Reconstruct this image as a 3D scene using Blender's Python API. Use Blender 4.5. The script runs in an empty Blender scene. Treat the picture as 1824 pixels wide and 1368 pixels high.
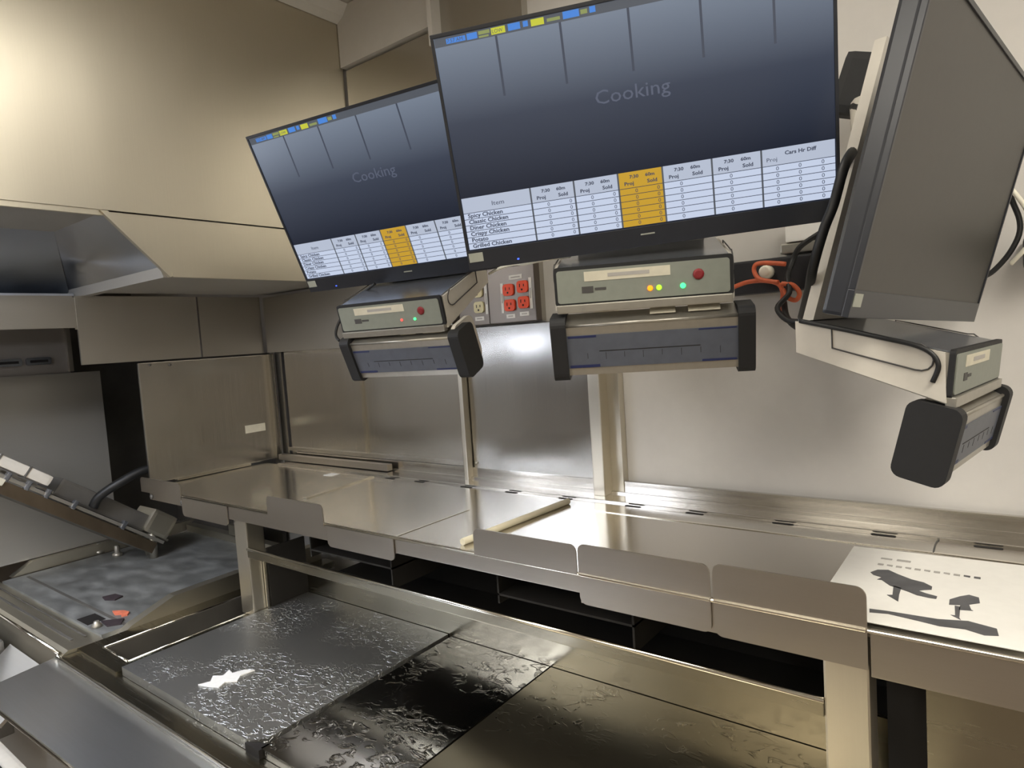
import bpy, bmesh, math, random
from mathutils import Matrix, Vector
random.seed(4)
S = bpy.context.scene
COL = S.collection

# ------------------------------------------------------------------ camera
FPX, YAW, PIT, ROL = 1177.52, 0.658167, 0.0712677, 0.0657182
fw = Vector((-math.sin(YAW)*math.cos(PIT), math.cos(YAW)*math.cos(PIT), -math.sin(PIT)))
r0 = Vector((math.cos(YAW), math.sin(YAW), 0)); d0 = fw.cross(r0)
rt = math.cos(ROL)*r0 + math.sin(ROL)*d0
dn = -math.sin(ROL)*r0 + math.cos(ROL)*d0
cd = bpy.data.cameras.new('camera'); cd.sensor_width = 36.0; cd.sensor_fit = 'HORIZONTAL'
cd.lens = FPX/1824*36; cd.clip_start = 0.02
cam = bpy.data.objects.new('camera', cd); COL.objects.link(cam)
M = Matrix.Identity(4)
for i in range(3):
    M[i][0] = rt[i]; M[i][1] = -dn[i]; M[i][2] = -fw[i]
M[2][3] = 1.5
cam.matrix_world = M
S.camera = cam
# ------------------------------------------------------------------ world, exposure
w = bpy.data.worlds.new('world'); S.world = w; w.use_nodes = True
bg = w.node_tree.nodes['Background']; bg.inputs[0].default_value = (1.0, .95, .87, 1); bg.inputs[1].default_value = .25
S.view_settings.view_transform = 'Standard'; S.view_settings.look = 'None'
S.view_settings.gamma = 1; S.view_settings.exposure = -0.3; S.view_settings.use_curve_mapping = False
LIGHTS = [  # ceiling fittings: x, y, size x, size y, strength
    (-.62, .62, .30, .60, 11.5), (.75, .20, .60, 1.2, 17.0), (-.75, -1.25, .60, 1.2, 17.0), (.85, -1.75, .60, 1.2, 17.0)]
CEIL = 2.5

# ------------------------------------------------------------------ materials
def srgb(r, g, b):
    f = lambda c: (c/12.92 if c <= .04045 else ((c+.055)/1.055)**2.4)
    return (f(r/255), f(g/255), f(b/255), 1)
def mat(name, col, rough=.5, metal=0., emit=None, es=0., coat=0., spec=None):
    m = bpy.data.materials.new(name); m.use_nodes = True
    p = m.node_tree.nodes['Principled BSDF']
    p.inputs['Base Color'].default_value = srgb(*col); p.inputs['Roughness'].default_value = rough
    p.inputs['Metallic'].default_value = metal
    if coat: p.inputs['Coat Weight'].default_value = coat
    if spec is not None: p.inputs['Specular IOR Level'].default_value = spec
    if emit: p.inputs['Emission Color'].default_value = srgb(*emit); p.inputs['Emission Strength'].default_value = es
    return m
def noisy(m, scale, var=.12, bump=0., detail=4, stretch=(1, 1, 1), rvar=0., bdist=.002, bscale=None, bst=(1, 1, 1)):
    """object-space noise: small base colour / roughness variation and bump"""
    nt = m.node_tree; N = nt.nodes; L = nt.links; p = N['Principled BSDF']
    tc = N.new('ShaderNodeTexCoord'); mp = N.new('ShaderNodeMapping'); mp.inputs['Scale'].default_value = stretch
    L.new(tc.outputs['Object'], mp.inputs[0])
    n = N.new('ShaderNodeTexNoise'); n.inputs['Scale'].default_value = scale; n.inputs['Detail'].default_value = detail
    L.new(mp.outputs[0], n.inputs['Vector'])
    if var:
        c = p.inputs['Base Color'].default_value[:]
        mr = N.new('ShaderNodeMapRange'); mr.inputs[1].default_value = .3; mr.inputs[2].default_value = .7
        mr.inputs[3].default_value = 1-var; mr.inputs[4].default_value = 1+var
        L.new(n.outputs[0], mr.inputs[0])
        vm = N.new('ShaderNodeVectorMath'); vm.operation = 'SCALE'; vm.inputs[0].default_value = c[:3]
        L.new(mr.outputs[0], vm.inputs['Scale']); L.new(vm.outputs[0], p.inputs['Base Color'])
    if rvar:
        r = p.inputs['Roughness'].default_value
        mr = N.new('ShaderNodeMapRange'); mr.inputs[1].default_value = .3; mr.inputs[2].default_value = .7
        mr.inputs[3].default_value = max(0, r-rvar); mr.inputs[4].default_value = r+rvar
        L.new(n.outputs[0], mr.inputs[0]); L.new(mr.outputs[0], p.inputs['Roughness'])
    if bump:
        src = n
        if bscale:
            src = N.new('ShaderNodeTexNoise'); src.inputs['Scale'].default_value = bscale; src.inputs['Detail'].default_value = 1
            m2 = N.new('ShaderNodeMapping'); m2.inputs['Scale'].default_value = bst; L.new(tc.outputs['Object'], m2.inputs[0]); L.new(m2.outputs[0], src.inputs['Vector'])
        b = N.new('ShaderNodeBump'); b.inputs['Strength'].default_value = bump; b.inputs['Distance'].default_value = bdist
        L.new(src.outputs[0], b.inputs['Height']); L.new(b.outputs[0], p.inputs['Normal'])
    return m
def steel(name, col, rough, stretch=(1, 60, 60), wav=.25, wd=.01, ws=3.0, var=.012, bst=(1, 1, 1)):
    return noisy(mat(name, col, rough, 1.0), 6, var, wav, 3, stretch, .02, wd, ws, bst)
MT = {}
MT['hood'] = steel('warm_brushed_hood_steel', (222, 216, 200), .38, (60, 60, 1), .6, .014, 3.2, .012, (1, 1, .12))
MT['inner'] = steel('hood_interior_steel', (190, 194, 200), .34, (40, 40, 1), .8, .014, 7, .012, (1, 1, .3))
MT['band'] = steel('dull_wall_band_steel', (178, 174, 166), .38, (1, 1, 60), .3, .01, 3)
MT['wallsteel'] = steel('brushed_wall_panel_steel', (192, 188, 180), .25, (60, 60, 1), .5, .012, 5, .012, (1, 1, .25))
MT['cover'] = steel('polished_cover_panel_steel', (196, 194, 190), .22, (60, 60, 1), .6, .012, 6, .012, (1, 1, .2))
MT['shelf'] = steel('shelf_steel', (208, 204, 197), .17, (1, 50, 50), .12, .006, 3)
MT['flag'] = steel('brushed_guard_steel', (176, 169, 158), .36, (1, 1, 80), .12, .006, 3)
MT['post'] = steel('post_steel', (214, 208, 194), .36, (60, 60, 1), .1, .004, 3)
MT['bead'] = steel('edge_glint_steel', (236, 232, 220), .14, (1, 1, 1), .02, .001, 3)  # near-white base paints the glint along edges and seams
MT['rail'] = steel('rail_steel', (210, 204, 190), .22, (1, 60, 60), .1, .004, 3)
MT['counter'] = steel('counter_steel', (146, 140, 124), .26, (1, 30, 30), .25, .006, 4)
MT['front'] = steel('counter_front_steel', (238, 240, 243), .30, (1, 40, 40), .3, .01, 5, .012, (.35, 1, 1))
MT['grill'] = noisy(mat('worn_grill_plate', (142, 143, 141), .5, .6), 14, .3, .4, 6, (1, 2, 1), .12, .002)
MT['grillrim'] = steel('grill_rim_steel', (206, 200, 184), .42, (40, 1, 1), .15, .004, 5)
MT['dark'] = noisy(mat('dark_steel', (98, 95, 90), .55, .7), 10, .15)  # plain darker steel for grill parts, recess wall and well
MT['darkpanel'] = steel('dark_grill_panel', (168, 165, 158), .48, (1, 1, 40), .1, .005, 3)
MT['platen'] = noisy(mat('brown_seared_steel', (104, 92, 76), .42, .8), 8, .15, .1, 4, (1, 3, 1))
MT['midsteel'] = noisy(mat('grey_dull_steel', (150, 144, 138), .45, .4), 12, .05)
MT['void'] = noisy(mat('shaded_under_shelf', (40, 37, 33), .7, .2), 10, .15)  # darkness of the open space under the shelf put into the colour
MT['paint'] = noisy(mat('white_wall_paint', (203, 199, 193), .62), 40, .015, .08, 3, (1, 1, 1), 0, .001)
MT['ceil'] = noisy(mat('ceiling_tile', (214, 208, 198), .8), 60, .03, .1)
MT['floor'] = noisy(mat('quarry_tile_floor', (128, 116, 102), .6), 8, .2)
MT['far'] = noisy(mat('far_wall_panel', (158, 153, 146), .6), 20, .03)
MT['black'] = noisy(mat('black_plastic', (30, 30, 33), .48), 60, .1)
MT['capblack'] = noisy(mat('black_rubber_cap', (24, 24, 25), .65), 90, .12)
MT['bezel'] = noisy(mat('monitor_bezel_plastic', (38, 40, 46), .32), 60, .06)
MT['white'] = noisy(mat('white_painted_metal', (206, 200, 188), .45), 60, .03)
MT['alu'] = noisy(mat('silver_painted_metal', (172, 168, 158), .35, .75), 80, .05)
MT['topalu'] = noisy(mat('satin_case_top', (150, 154, 162), .25, .85), 80, .05)
MT['ctl'] = noisy(mat('grey_green_panel', (132, 136, 126), .5), 80, .04)
MT['key'] = noisy(mat('blue_grey_keypad', (84, 88, 98), .45), 60, .08)
MT['navy'] = noisy(mat('navy_keypad_print', (32, 40, 82), .5), 60, .05)
MT['label'] = noisy(mat('cream_label', (206, 200, 180), .6), 80, .05)
MT['sticker'] = noisy(mat('silver_sticker', (160, 162, 150), .4), 80, .05)
MT['ink'] = noisy(mat('grey_ink', (70, 68, 66), .6), 80, .05)
MT['red'] = noisy(mat('red_button', (130, 28, 34), .5), 80, .05)
MT['orange'] = noisy(mat('orange_receptacle', (242, 84, 44), .45), 80, .04)
MT['ivory'] = noisy(mat('ivory_receptacle', (226, 216, 172), .45), 80, .04)
MT['slot'] = noisy(mat('dark_slot', (20, 16, 14), .7), 80, .05)
MT['outlet'] = steel('outlet_panel_steel', (118, 110, 102), .35, (60, 1, 1), .1, .004, 5)
MT['cord'] = noisy(mat('orange_cord_rubber', (206, 100, 62), .5), 80, .1)
MT['wcord'] = noisy(mat('white_cord_rubber', (236, 232, 214), .5), 80, .03)
MT['paper'] = noisy(mat('glossy_white_paper', (236, 234, 228), .4), 60, .02)
MT['print'] = noisy(mat('printed_grey_ink', (82, 82, 84), .55), 30, .25)
MT['print2'] = noisy(mat('printed_pale_ink', (168, 164, 158), .55), 30, .1)
MT['rod'] = noisy(mat('cream_plastic_rod', (222, 214, 186), .45), 60, .04)
MT['patchwhite'] = noisy(mat('glossy_white', (238, 238, 236), .25), 60, .03)
MT['meat'] = noisy(mat('orange_food_scrap', (206, 112, 84), .6), 60, .2)
MT['char'] = noisy(mat('charred_residue', (50, 40, 44), .7), 60, .3)
MT['hose'] = noisy(mat('black_rubber_hose', (22, 22, 22), .5), 60, .1)
MT['diff'] = mat('lamp_diffuser', (255, 250, 238), .5, 0, (255, 249, 237), 7.0)
MT['lampframe'] = noisy(mat('white_lamp_frame', (230, 228, 222), .5), 60, .02)
def aniso(m, amount=.75, rot=0.):
    nt = MT[m].node_tree; p = nt.nodes['Principled BSDF']; p.inputs['Anisotropic'].default_value = amount; p.inputs['Anisotropic Rotation'].default_value = rot
    tn = nt.nodes.new('ShaderNodeTangent'); tn.direction_type = 'RADIAL'; tn.axis = 'Z'; nt.links.new(tn.outputs[0], p.inputs['Tangent'])
for k_ in ('cover', 'wallsteel', 'inner'): aniso(k_)
for k_, v_ in (('darkpanel', .55), ('dark', .35)): MT[k_].node_tree.nodes['Principled BSDF'].inputs['Metallic'].default_value = v_
# wet cutting board steel: droplets and smears of water as relief
def wet(name, col, rough, scale, lo, hi, strength):
    m = mat(name, col, rough, 1.0); nt = m.node_tree; N = nt.nodes; L = nt.links; p = N['Principled BSDF']
    tc = N.new('ShaderNodeTexCoord')
    mp = N.new('ShaderNodeMapping'); mp.inputs['Scale'].default_value = (1, 1.5, 1); mp.inputs['Rotation'].default_value = (0, 0, .5)
    L.new(tc.outputs['Object'], mp.inputs[0])
    n = N.new('ShaderNodeTexNoise'); n.inputs['Scale'].default_value = scale; n.inputs['Detail'].default_value = 3; n.inputs['Distortion'].default_value = 1.2
    L.new(mp.outputs[0], n.inputs['Vector'])
    cr = N.new('ShaderNodeValToRGB'); cr.color_ramp.elements[0].position = lo; cr.color_ramp.elements[1].position = hi
    L.new(n.outputs[0], cr.inputs[0])
    n2 = N.new('ShaderNodeTexNoise'); n2.inputs['Scale'].default_value = 5; n2.inputs['Detail'].default_value = 1
    L.new(tc.outputs['Object'], n2.inputs['Vector'])
    cr2 = N.new('ShaderNodeValToRGB'); cr2.color_ramp.elements[0].position = .42; cr2.color_ramp.elements[1].position = .55
    L.new(n2.outputs[0], cr2.inputs[0])
    mu = N.new('ShaderNodeMath'); mu.operation = 'MULTIPLY'
    L.new(cr.outputs[0], mu.inputs[0]); L.new(cr2.outputs[0], mu.inputs[1])
    b = N.new('ShaderNodeBump'); b.inputs['Strength'].default_value = strength; b.inputs['Distance'].default_value = .0022
    L.new(mu.outputs[0], b.inputs['Height']); L.new(b.outputs[0], p.inputs['Normal'])
    mr = N.new('ShaderNodeMapRange'); mr.inputs[3].default_value = rough; mr.inputs[4].default_value = rough*.85
    L.new(mu.outputs[0], mr.inputs[0]); L.new(mr.outputs[0], p.inputs['Roughness'])
    return m
MT['wetA'] = wet('wet_board_steel', (198, 198, 196), .40, 58, .52, .62, .6)
MT['wetB'] = wet('wet_lid_steel', (190, 188, 184), .16, 30, .52, .66, .5)
MT['wetC'] = wet('damp_lid_steel', (158, 150, 132), .32, 34, .56, .66, .22)
# screens: what the display shows is emitted by it
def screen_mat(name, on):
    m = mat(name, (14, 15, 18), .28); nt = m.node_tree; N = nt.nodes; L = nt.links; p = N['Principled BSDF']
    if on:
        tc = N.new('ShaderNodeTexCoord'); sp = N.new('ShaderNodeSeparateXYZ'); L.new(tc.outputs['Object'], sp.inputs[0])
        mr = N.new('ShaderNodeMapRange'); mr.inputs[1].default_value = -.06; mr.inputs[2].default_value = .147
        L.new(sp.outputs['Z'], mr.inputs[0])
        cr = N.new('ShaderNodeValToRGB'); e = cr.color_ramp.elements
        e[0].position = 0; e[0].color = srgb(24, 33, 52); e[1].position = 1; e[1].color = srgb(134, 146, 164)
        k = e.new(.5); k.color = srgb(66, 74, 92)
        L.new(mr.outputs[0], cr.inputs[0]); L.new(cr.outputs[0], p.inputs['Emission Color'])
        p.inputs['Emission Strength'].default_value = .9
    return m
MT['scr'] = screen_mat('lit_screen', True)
MT['scroff'] = noisy(mat('blank_screen', (62, 60, 56), .42), 60, .04)
def em(name, col, s=1.0): return mat(name, (10, 10, 12), .5, 0, col, s)
MT['cell'] = em('screen_white', (214, 226, 250), 1.0); MT['cellh'] = em('screen_pale_grey', (196, 206, 226), 1.0)
MT['yel'] = em('screen_yellow', (214, 168, 44), 1.0); MT['scrline'] = em('screen_dark_line', (48, 56, 78), 1.0)
MT['scrtext'] = em('screen_text_grey', (66, 74, 96), 1.0); MT['scrdark'] = em('screen_dark_band', (74, 82, 100), .8)
MT['scrbar'] = em('screen_header_grey', (96, 102, 112), .8); MT['sblue'] = em('screen_blue', (74, 142, 232), 1.0)
MT['syel'] = em('screen_lemon', (214, 216, 60), 1.0); MT['sgrn'] = em('screen_olive', (150, 160, 96), 1.0)
MT['ghost'] = em('screen_ghost_text', (104, 112, 134), .8)
MT['ledO'] = em('amber_led', (255, 120, 10), 4); MT['ledG'] = em('green_led', (60, 240, 120), 4)
MT['ledY'] = em('yellow_green_led', (150, 220, 40), 3); MT['ledB'] = em('blue_led', (60, 90, 255), 4); MT['ledR'] = em('red_led', (240, 90, 80), 2)

# ------------------------------------------------------------------ helpers
class MB:
    def __init__(s): s.bm = bmesh.new()
    def box(s, lo, hi, bev=0., m=None):
        r = bmesh.ops.create_cube(s.bm, size=1.0); vs = r['verts']
        c = [(a+b)/2 for a, b in zip(lo, hi)]; d = [abs(b-a) for a, b in zip(lo, hi)]
        for v in vs: v.co = Vector((c[0]+v.co.x*d[0], c[1]+v.co.y*d[1], c[2]+v.co.z*d[2]))
        if bev:
            es = list({e for v in vs for e in v.link_edges})
            q = bmesh.ops.bevel(s.bm, geom=es, offset=bev, segments=2, profile=.7, affect='EDGES')
            vs = list({v for f in q['faces'] for v in f.verts} | {v for v in vs if v.is_valid})
        if m is not None:
            for v in vs: v.co = m @ v.co
        return s
    def prism(s, pts, vec, m=None):
        vec = Vector(vec); a = [s.bm.verts.new(Vector(p)) for p in pts]; b = [s.bm.verts.new(Vector(p)+vec) for p in pts]
        n = len(pts)
        s.bm.faces.new(a); s.bm.faces.new(b[::-1])
        for i in range(n): s.bm.faces.new((a[i], b[i], b[(i+1) % n], a[(i+1) % n]))
        if m is not None:
            for v in a+b: v.co = m @ v.co
        return s
    def hexa(s, lo4, hi4):
        a = [s.bm.verts.new(Vector(p)) for p in lo4]; b = [s.bm.verts.new(Vector(p)) for p in hi4]
        s.bm.faces.new(a[::-1]); s.bm.faces.new(b)
        for i in range(4): s.bm.faces.new((a[i], a[(i+1) % 4], b[(i+1) % 4], b[i]))
        return s
    def tube(s, pts, r, seg=10, smooth=True, closed=False):
        P = [Vector(p) for p in pts]
        if smooth and len(P) > 2:
            Q = []; n = len(P); rng = range(n) if closed else range(n-1)
            for i in rng:
                g = lambda k: P[k % n] if closed else P[min(max(k, 0), n-1)]
                p0, p1, p2, p3 = g(i-1), g(i), g(i+1), g(i+2)
                for k in range(6):
                    t = k/6
                    Q.append(.5*((2*p1)+(p2-p0)*t+(2*p0-5*p1+4*p2-p3)*t*t+(3*p1-p0-3*p2+p3)*t**3))
            if not closed: Q.append(P[-1])
            P = Q
        rings = []; up = Vector((0, 0, 1)); n = len(P)
        for i, p in enumerate(P):
            t = ((P[(i+1) % n] if closed else P[min(i+1, n-1)]) - (P[i-1] if (closed or i) else P[0])).normalized()
            x = t.cross(up)
            if x.length < .05: x = t.cross(Vector((0, 1, 0)))
            x.normalize(); y = x.cross(t).normalized(); up = y
            rings.append([s.bm.verts.new(p+r*(math.cos(a)*x+math.sin(a)*y)) for a in [2*math.pi*k/seg for k in range(seg)]])
        m = n if closed else n-1
        for i in range(m):
            A, B = rings[i], rings[(i+1) % n]
            for k in range(seg):
                f = s.bm.faces.new((A[k], A[(k+1) % seg], B[(k+1) % seg], B[k])); f.smooth = True
        if not closed: s.bm.faces.new(rings[0][::-1]); s.bm.faces.new(rings[-1])
        return s
    def cyl(s, a, b, r, seg=20): return s.tube([a, b], r, seg, False)
    def lathe(s, prof, m, seg=20):
        """prof: (radius, height) pairs about local z"""
        rings = [[s.bm.verts.new(m @ Vector((r*math.cos(2*math.pi*k/seg), r*math.sin(2*math.pi*k/seg), z))) for k in range(seg)] for r, z in prof]
        for A, B in zip(rings, rings[1:]):
            for k in range(seg):
                f = s.bm.faces.new((A[k], A[(k+1) % seg], B[(k+1) % seg], B[k])); f.smooth = True
        s.bm.faces.new(rings[0][::-1]); s.bm.faces.new(rings[-1])
        return s
def rrect(x0, x1, z0, z1, r, seg=5, corners=(1, 1, 1, 1)):
    """rounded rectangle outline (u,v); corners: BL, BR, TR, TL"""
    out = []
    for (cx, cz, a0, on) in ((x0+r, z0+r, 180, corners[0]), (x1-r, z0+r, 270, corners[1]), (x1-r, z1-r, 0, corners[2]), (x0+r, z1-r, 90, corners[3])):
        if on:
            for k in range(seg+1):
                a = math.radians(a0+90*k/seg); out.append((cx+r*math.cos(a), cz+r*math.sin(a)))
        else:
            a = math.radians(a0+45); out.append((cx+r*math.copysign(1, math.cos(a)), cz+r*math.copysign(1, math.sin(a))))
    return out
def link(name, bm, m, origin=None, parent=None, xf=None):
    """xf: matrix taking the mesh's coordinates to its parent's / world frame"""
    bmesh.ops.recalc_face_normals(bm, faces=bm.faces)
    if xf is not None: bm.transform(xf)
    me = bpy.data.meshes.new(name); 
    if origin is not None: bm.transform(Matrix.Translation(-Vector(origin)))
    bm.to_mesh(me); bm.free(); me.materials.append(MT[m] if isinstance(m, str) else m)
    o = bpy.data.objects.new(name, me); COL.objects.link(o)
    if origin is not None: o.location = origin
    if parent is not None: o.parent = parent
    return o
def thing(name, label, cat, loc=(0, 0, 0), mtx=None, group=None):
    o = bpy.data.objects.new(name, None); COL.objects.link(o); o.empty_display_size = .05
    if mtx is not None: o.matrix_world = mtx
    else: o.location = loc
    o['label'] = label; o['category'] = cat
    if group: o['group'] = group
    return o
def part(name, mb, m, parent, label=None, world=True):
    """world=True: mesh given in world coordinates, parent unrotated Empty or single mesh at its location"""
    xf = None
    if world:
        L = Vector((0, 0, 0)); q = parent
        while q: L += q.location; q = q.parent
        xf = Matrix.Translation(-L)
    o = link(name, mb.bm, m, None, parent, xf)
    if label: o['label'] = label
    return o
def single(name, mb, m, label, cat, origin, group=None):
    o = link(name, mb.bm, m, origin); o['label'] = label; o['category'] = cat
    if group: o['group'] = group
    return o
def struct(name, mb, m, parent=None):
    o = link(name, mb.bm, m, None, parent)
    if parent is None: o['kind'] = 'structure'
    return o
def words(items, m, parent, name='lettering'):
    """items: (text, size, x, y, z, x stretch, align, boldness); one mesh lying in the local x-z plane, facing -y"""
    bm = bmesh.new()
    for txt, size, x, y, z, sx, align, bold in items:
        cu = bpy.data.curves.new('t', 'FONT'); cu.body = txt; cu.size = size; cu.offset = bold; cu.extrude = .0001; cu.align_x = align
        cu.resolution_u = 2
        t = bpy.data.objects.new('t', cu); COL.objects.link(t)
        dg = bpy.context.evaluated_depsgraph_get(); dg.update()
        me = bpy.data.meshes.new_from_object(t.evaluated_get(dg)); bpy.data.objects.remove(t); bpy.data.curves.remove(cu)
        me.transform(Matrix.Translation((x, y, z)) @ Matrix.Rotation(math.pi/2, 4, 'X') @ Matrix.Diagonal((sx, 1, 1, 1)))
        bm.from_mesh(me); bpy.data.meshes.remove(me)
    me = bpy.data.meshes.new(name); bm.to_mesh(me); bm.free(); me.materials.append(MT[m])
    o = bpy.data.objects.new(name, me); COL.objects.link(o); o.parent = parent
    return o

# ------------------------------------------------------------------ room shell
struct('floor', MB().box((-3.4, -2.9, -.1), (2.6, 1.6, 0)), 'floor')
struct('ceiling', MB().box((-3.4, -2.9, CEIL), (2.6, 1.6, CEIL+.1)), 'ceil')
struct('wall_back', MB().box((-3.4, 1.36, 0), (2.6, 1.5, CEIL)), 'paint')
struct('wall_left', MB().box((-3.4, -2.9, 0), (-3.2, 1.36, CEIL)), 'far')
struct('wall_right', MB().box((2.4, -2.9, 0), (2.6, 1.36, CEIL)), 'far')
struct('wall_front', MB().box((-3.2, -2.9, 0), (2.4, -2.7, CEIL)), 'far')
struct('trim_1', MB().box((-1.598, 1.335, 2.33), (-1.20, 1.359, 2.497)).box((-1.202, 1.30, 2.26), (-1.188, 1.359, 2.497)), 'paint')
struct('trim_2', MB().prism([(-1.598, -2.5, 2.455), (-1.57, -2.5, 2.47), (-1.545, -2.5, 2.497), (-1.598, -2.5, 2.497)], (0, 3.84, 0)), 'lampframe')
# ------------------------------------------------------------------ ceiling lamps
for i, (x, y, sx, sy, st) in enumerate(LIGHTS):
    t = thing('ceiling_light', ['small recessed ceiling panel lamp over the pass shelf', 'wide recessed ceiling panel lamp right of the pass shelf',
        'wide recessed ceiling panel lamp behind on the hood side', 'wide recessed ceiling panel lamp in the rear right of the room'][i], 'light', (x, y, CEIL-.03), group='ceiling panel lamps')
    f = MB(); a, b = sx/2, sy/2
    for lo, hi in (((x-a-.03, y-b-.03), (x-a, y+b+.03)), ((x+a, y-b-.03), (x+a+.03, y+b+.03)), ((x-a, y-b-.03), (x+a, y-b)), ((x-a, y+b), (x+a, y+b+.03))):
        f.box((lo[0], lo[1], CEIL-.03), (hi[0], hi[1], CEIL-.001))
    part('frame', f, 'lampframe', t)
    dm = MT['diff'].copy(); dm.node_tree.nodes['Principled BSDF'].inputs['Emission Strength'].default_value = st
    part('diffuser', MB().box((x-a, y-b, CEIL-.02), (x+a, y+b, CEIL-.004)), dm, t)

# ------------------------------------------------------------------ steel wall cladding behind the shelf
struct('trim_3', MB().box((-1.59, 1.348, 1.70), (-1.20, 1.359, 2.322)), 'wallsteel')
struct('trim_4', MB().box((-1.188, 1.335, 1.535), (-.93, 1.359, 2.49)), 'wallsteel')
t = thing('wall_panel', 'brown tinted steel wall panel left of the mullion strip, behind the left keypad', 'wall panel', (-1.9, 1.34, 1.09))
part('sheet', MB().box((-2.098, 1.350, 1.09), (-1.632, 1.359, 1.50)).box((-1.628, 1.350, 1.09), (-1.205, 1.359, 1.50)), 'wallsteel', t)
part('seam_strip', MB().box((-1.64, 1.344, 1.13), (-1.628, 1.350, 1.43)), 'rail', t)
part('bottom_trim', MB().box((-2.05, 1.340, 1.153), (-1.205, 1.350, 1.165)), 'wallsteel', t)
part('dark_gap', MB().box((-2.055, 1.347, 1.13), (-2.045, 1.350, 1.50)), 'slot', t)
single('wall_band', MB().box((-2.085, 1.315, 1.50), (-1.205, 1.359, 1.69)), 'band', 'dull steel band across the wall under the hood, behind the left keypad', 'wall panel', (-1.6, 1.33, 1.50))
t = thing('cover_panel', 'shiny upright steel cover panel between the two wall posts under the outlets', 'wall panel', (-.99, 1.345, 1.136))
part('sheet', MB().box((-1.186, 1.342, 1.138), (-.79, 1.352, 1.531), .002), 'cover', t)
for x, z in ((-1.176, 1.405), (-1.176, 1.165), (-.80, 1.405), (-.80, 1.165)):
    part('screw', MB().lathe([(.005, 0), (.005, .003), (.002, .005)], Matrix.Translation((x, 1.342, z)) @ Matrix.Rotation(math.pi/2, 4, 'X'), 10), 'alu', t)
single('wall_post', MB().box((-1.203, 1.318, 1.122), (-1.189, 1.359, 1.53), .002), 'post', 'narrow upright steel strip on the wall left of the shiny cover panel', 'post', (-1.196, 1.34, 1.122))
single('wall_post', MB().box((-.787, 1.300, 1.122), (-.757, 1.359, 1.56), .002).box((-.757, 1.335, 1.122), (-.727, 1.359, 1.56)), 'post', 'upright steel post on the wall right of the shiny cover panel', 'post', (-.76, 1.34, 1.122))
# outlets
op = thing('outlet_panel', 'dark steel outlet panel with orange and ivory sockets under the screens', 'outlet panel', (-1.07, 1.32, 1.533))
part('back_plate', MB().box((-1.18, 1.318, 1.535), (-1.078, 1.3345, 1.70), .002), 'outlet', op)
part('front_plate', MB().box((-1.072, 1.312, 1.535), (-.925, 1.3345, 1.70), .002), 'outlet', op)
def outlet(cx, cz, m, y):
    fm = Matrix.Translation((cx, y, cz))
    o = part('receptacle', MB().prism([(u+cx, y-.005, v+cz) for u, v in rrect(-.016, .016, -.0145, .0145, .008)], (0, .005, 0)), m, op)
    part('slot_hole', MB().box((cx-.0075, y-.0056, cz-.001), (cx-.0055, y-.005, cz+.007)).box((cx+.0045, y-.0056, cz), (cx+.0065, y-.005, cz+.006))
         .lathe([(.0025, 0), (.0025, .0006)], Matrix.Translation((cx-.0005, y-.005, cz-.007)) @ Matrix.Rotation(math.pi/2, 4, 'X'), 10), 'slot', o)
for cx, cz in ((-1.005, 1.616), (-.961, 1.620), (-1.003, 1.578), (-.960, 1.582)): outlet(cx, cz, 'orange', 1.312)
for cx, cz in ((-1.110, 1.621), (-1.108, 1.581)): outlet(cx, cz, 'ivory', 1.318)
for lo, hi, y in (((-1.031, 1.560), (-1.023, 1.634), 1.312), ((-.943, 1.565), (-.935, 1.640), 1.312), ((-1.002, 1.640), (-.962, 1.651), 1.312),
                  ((-1.017, 1.546), (-.990, 1.556), 1.312), ((-.975, 1.549), (-.947, 1.559), 1.312), ((-1.088, 1.562), (-1.080, 1.64), 1.318), ((-1.125, 1.547), (-1.095, 1.557), 1.318)):
    lb = part('label_strip', MB().box((lo[0], y-.001, lo[1]), (hi[0], y, hi[1])), 'paper', op)
    k = MB()
    if hi[0]-lo[0] > .015: k.box((lo[0]+.006, y-.0014, (lo[1]+hi[1])/2-.0015), (hi[0]-.006, y-.001, (lo[1]+hi[1])/2+.0015))
    else: k.box(((lo[0]+hi[0])/2-.0015, y-.0014, lo[1]+.025), ((lo[0]+hi[0])/2+.0015, y-.001, hi[1]-.025))
    part('printing', k, 'print2', lb)

# ------------------------------------------------------------------ exhaust hood
t = thing('exhaust_hood', 'large warm steel exhaust hood over the grill, left of the screens', 'hood', (-2.3, 0, 1.69))
part('front_panel', MB().box((-1.612, -2.4, 1.838), (-1.600, 1.345, 2.47)), 'hood', t)
part('skirt', MB().prism([(-1.600, .640, 1.834), (-1.600, 1.345, 1.834), (-1.600, 1.345, 1.700), (-1.600, .775, 1.700)], (-.008, 0, 0)), 'hood', t)
part('bottom_lip', MB().box((-1.612, -2.4, 1.826), (-1.603, .64, 1.838)).box((-1.604, .775, 1.694), (-1.594, 1.345, 1.704)).prism([(-1.596, .632, 1.836), (-1.596, .648, 1.836), (-1.596, .783, 1.700), (-1.596, .770, 1.694)], (-.012, 0, 0)), 'hood', t)
part('end_panel', MB().hexa([(-1.608, .642, 1.834), (-1.90, .642, 1.834), (-1.90, .650, 1.834), (-1.608, .650, 1.834)][::1], [(-1.608, .765, 1.704), (-2.20, .765, 1.704), (-2.20, .773, 1.704), (-1.608, .773, 1.704)]), 'inner', t)
part('gutter', MB().hexa([(-1.608, .752, 1.718), (-1.608, .790, 1.718), (-2.20, .790, 1.718), (-2.20, .752, 1.718)], [(-1.608, .760, 1.694), (-1.608, .785, 1.694), (-2.20, .785, 1.694), (-2.20, .760, 1.694)]), 'darkpanel', t)
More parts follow.
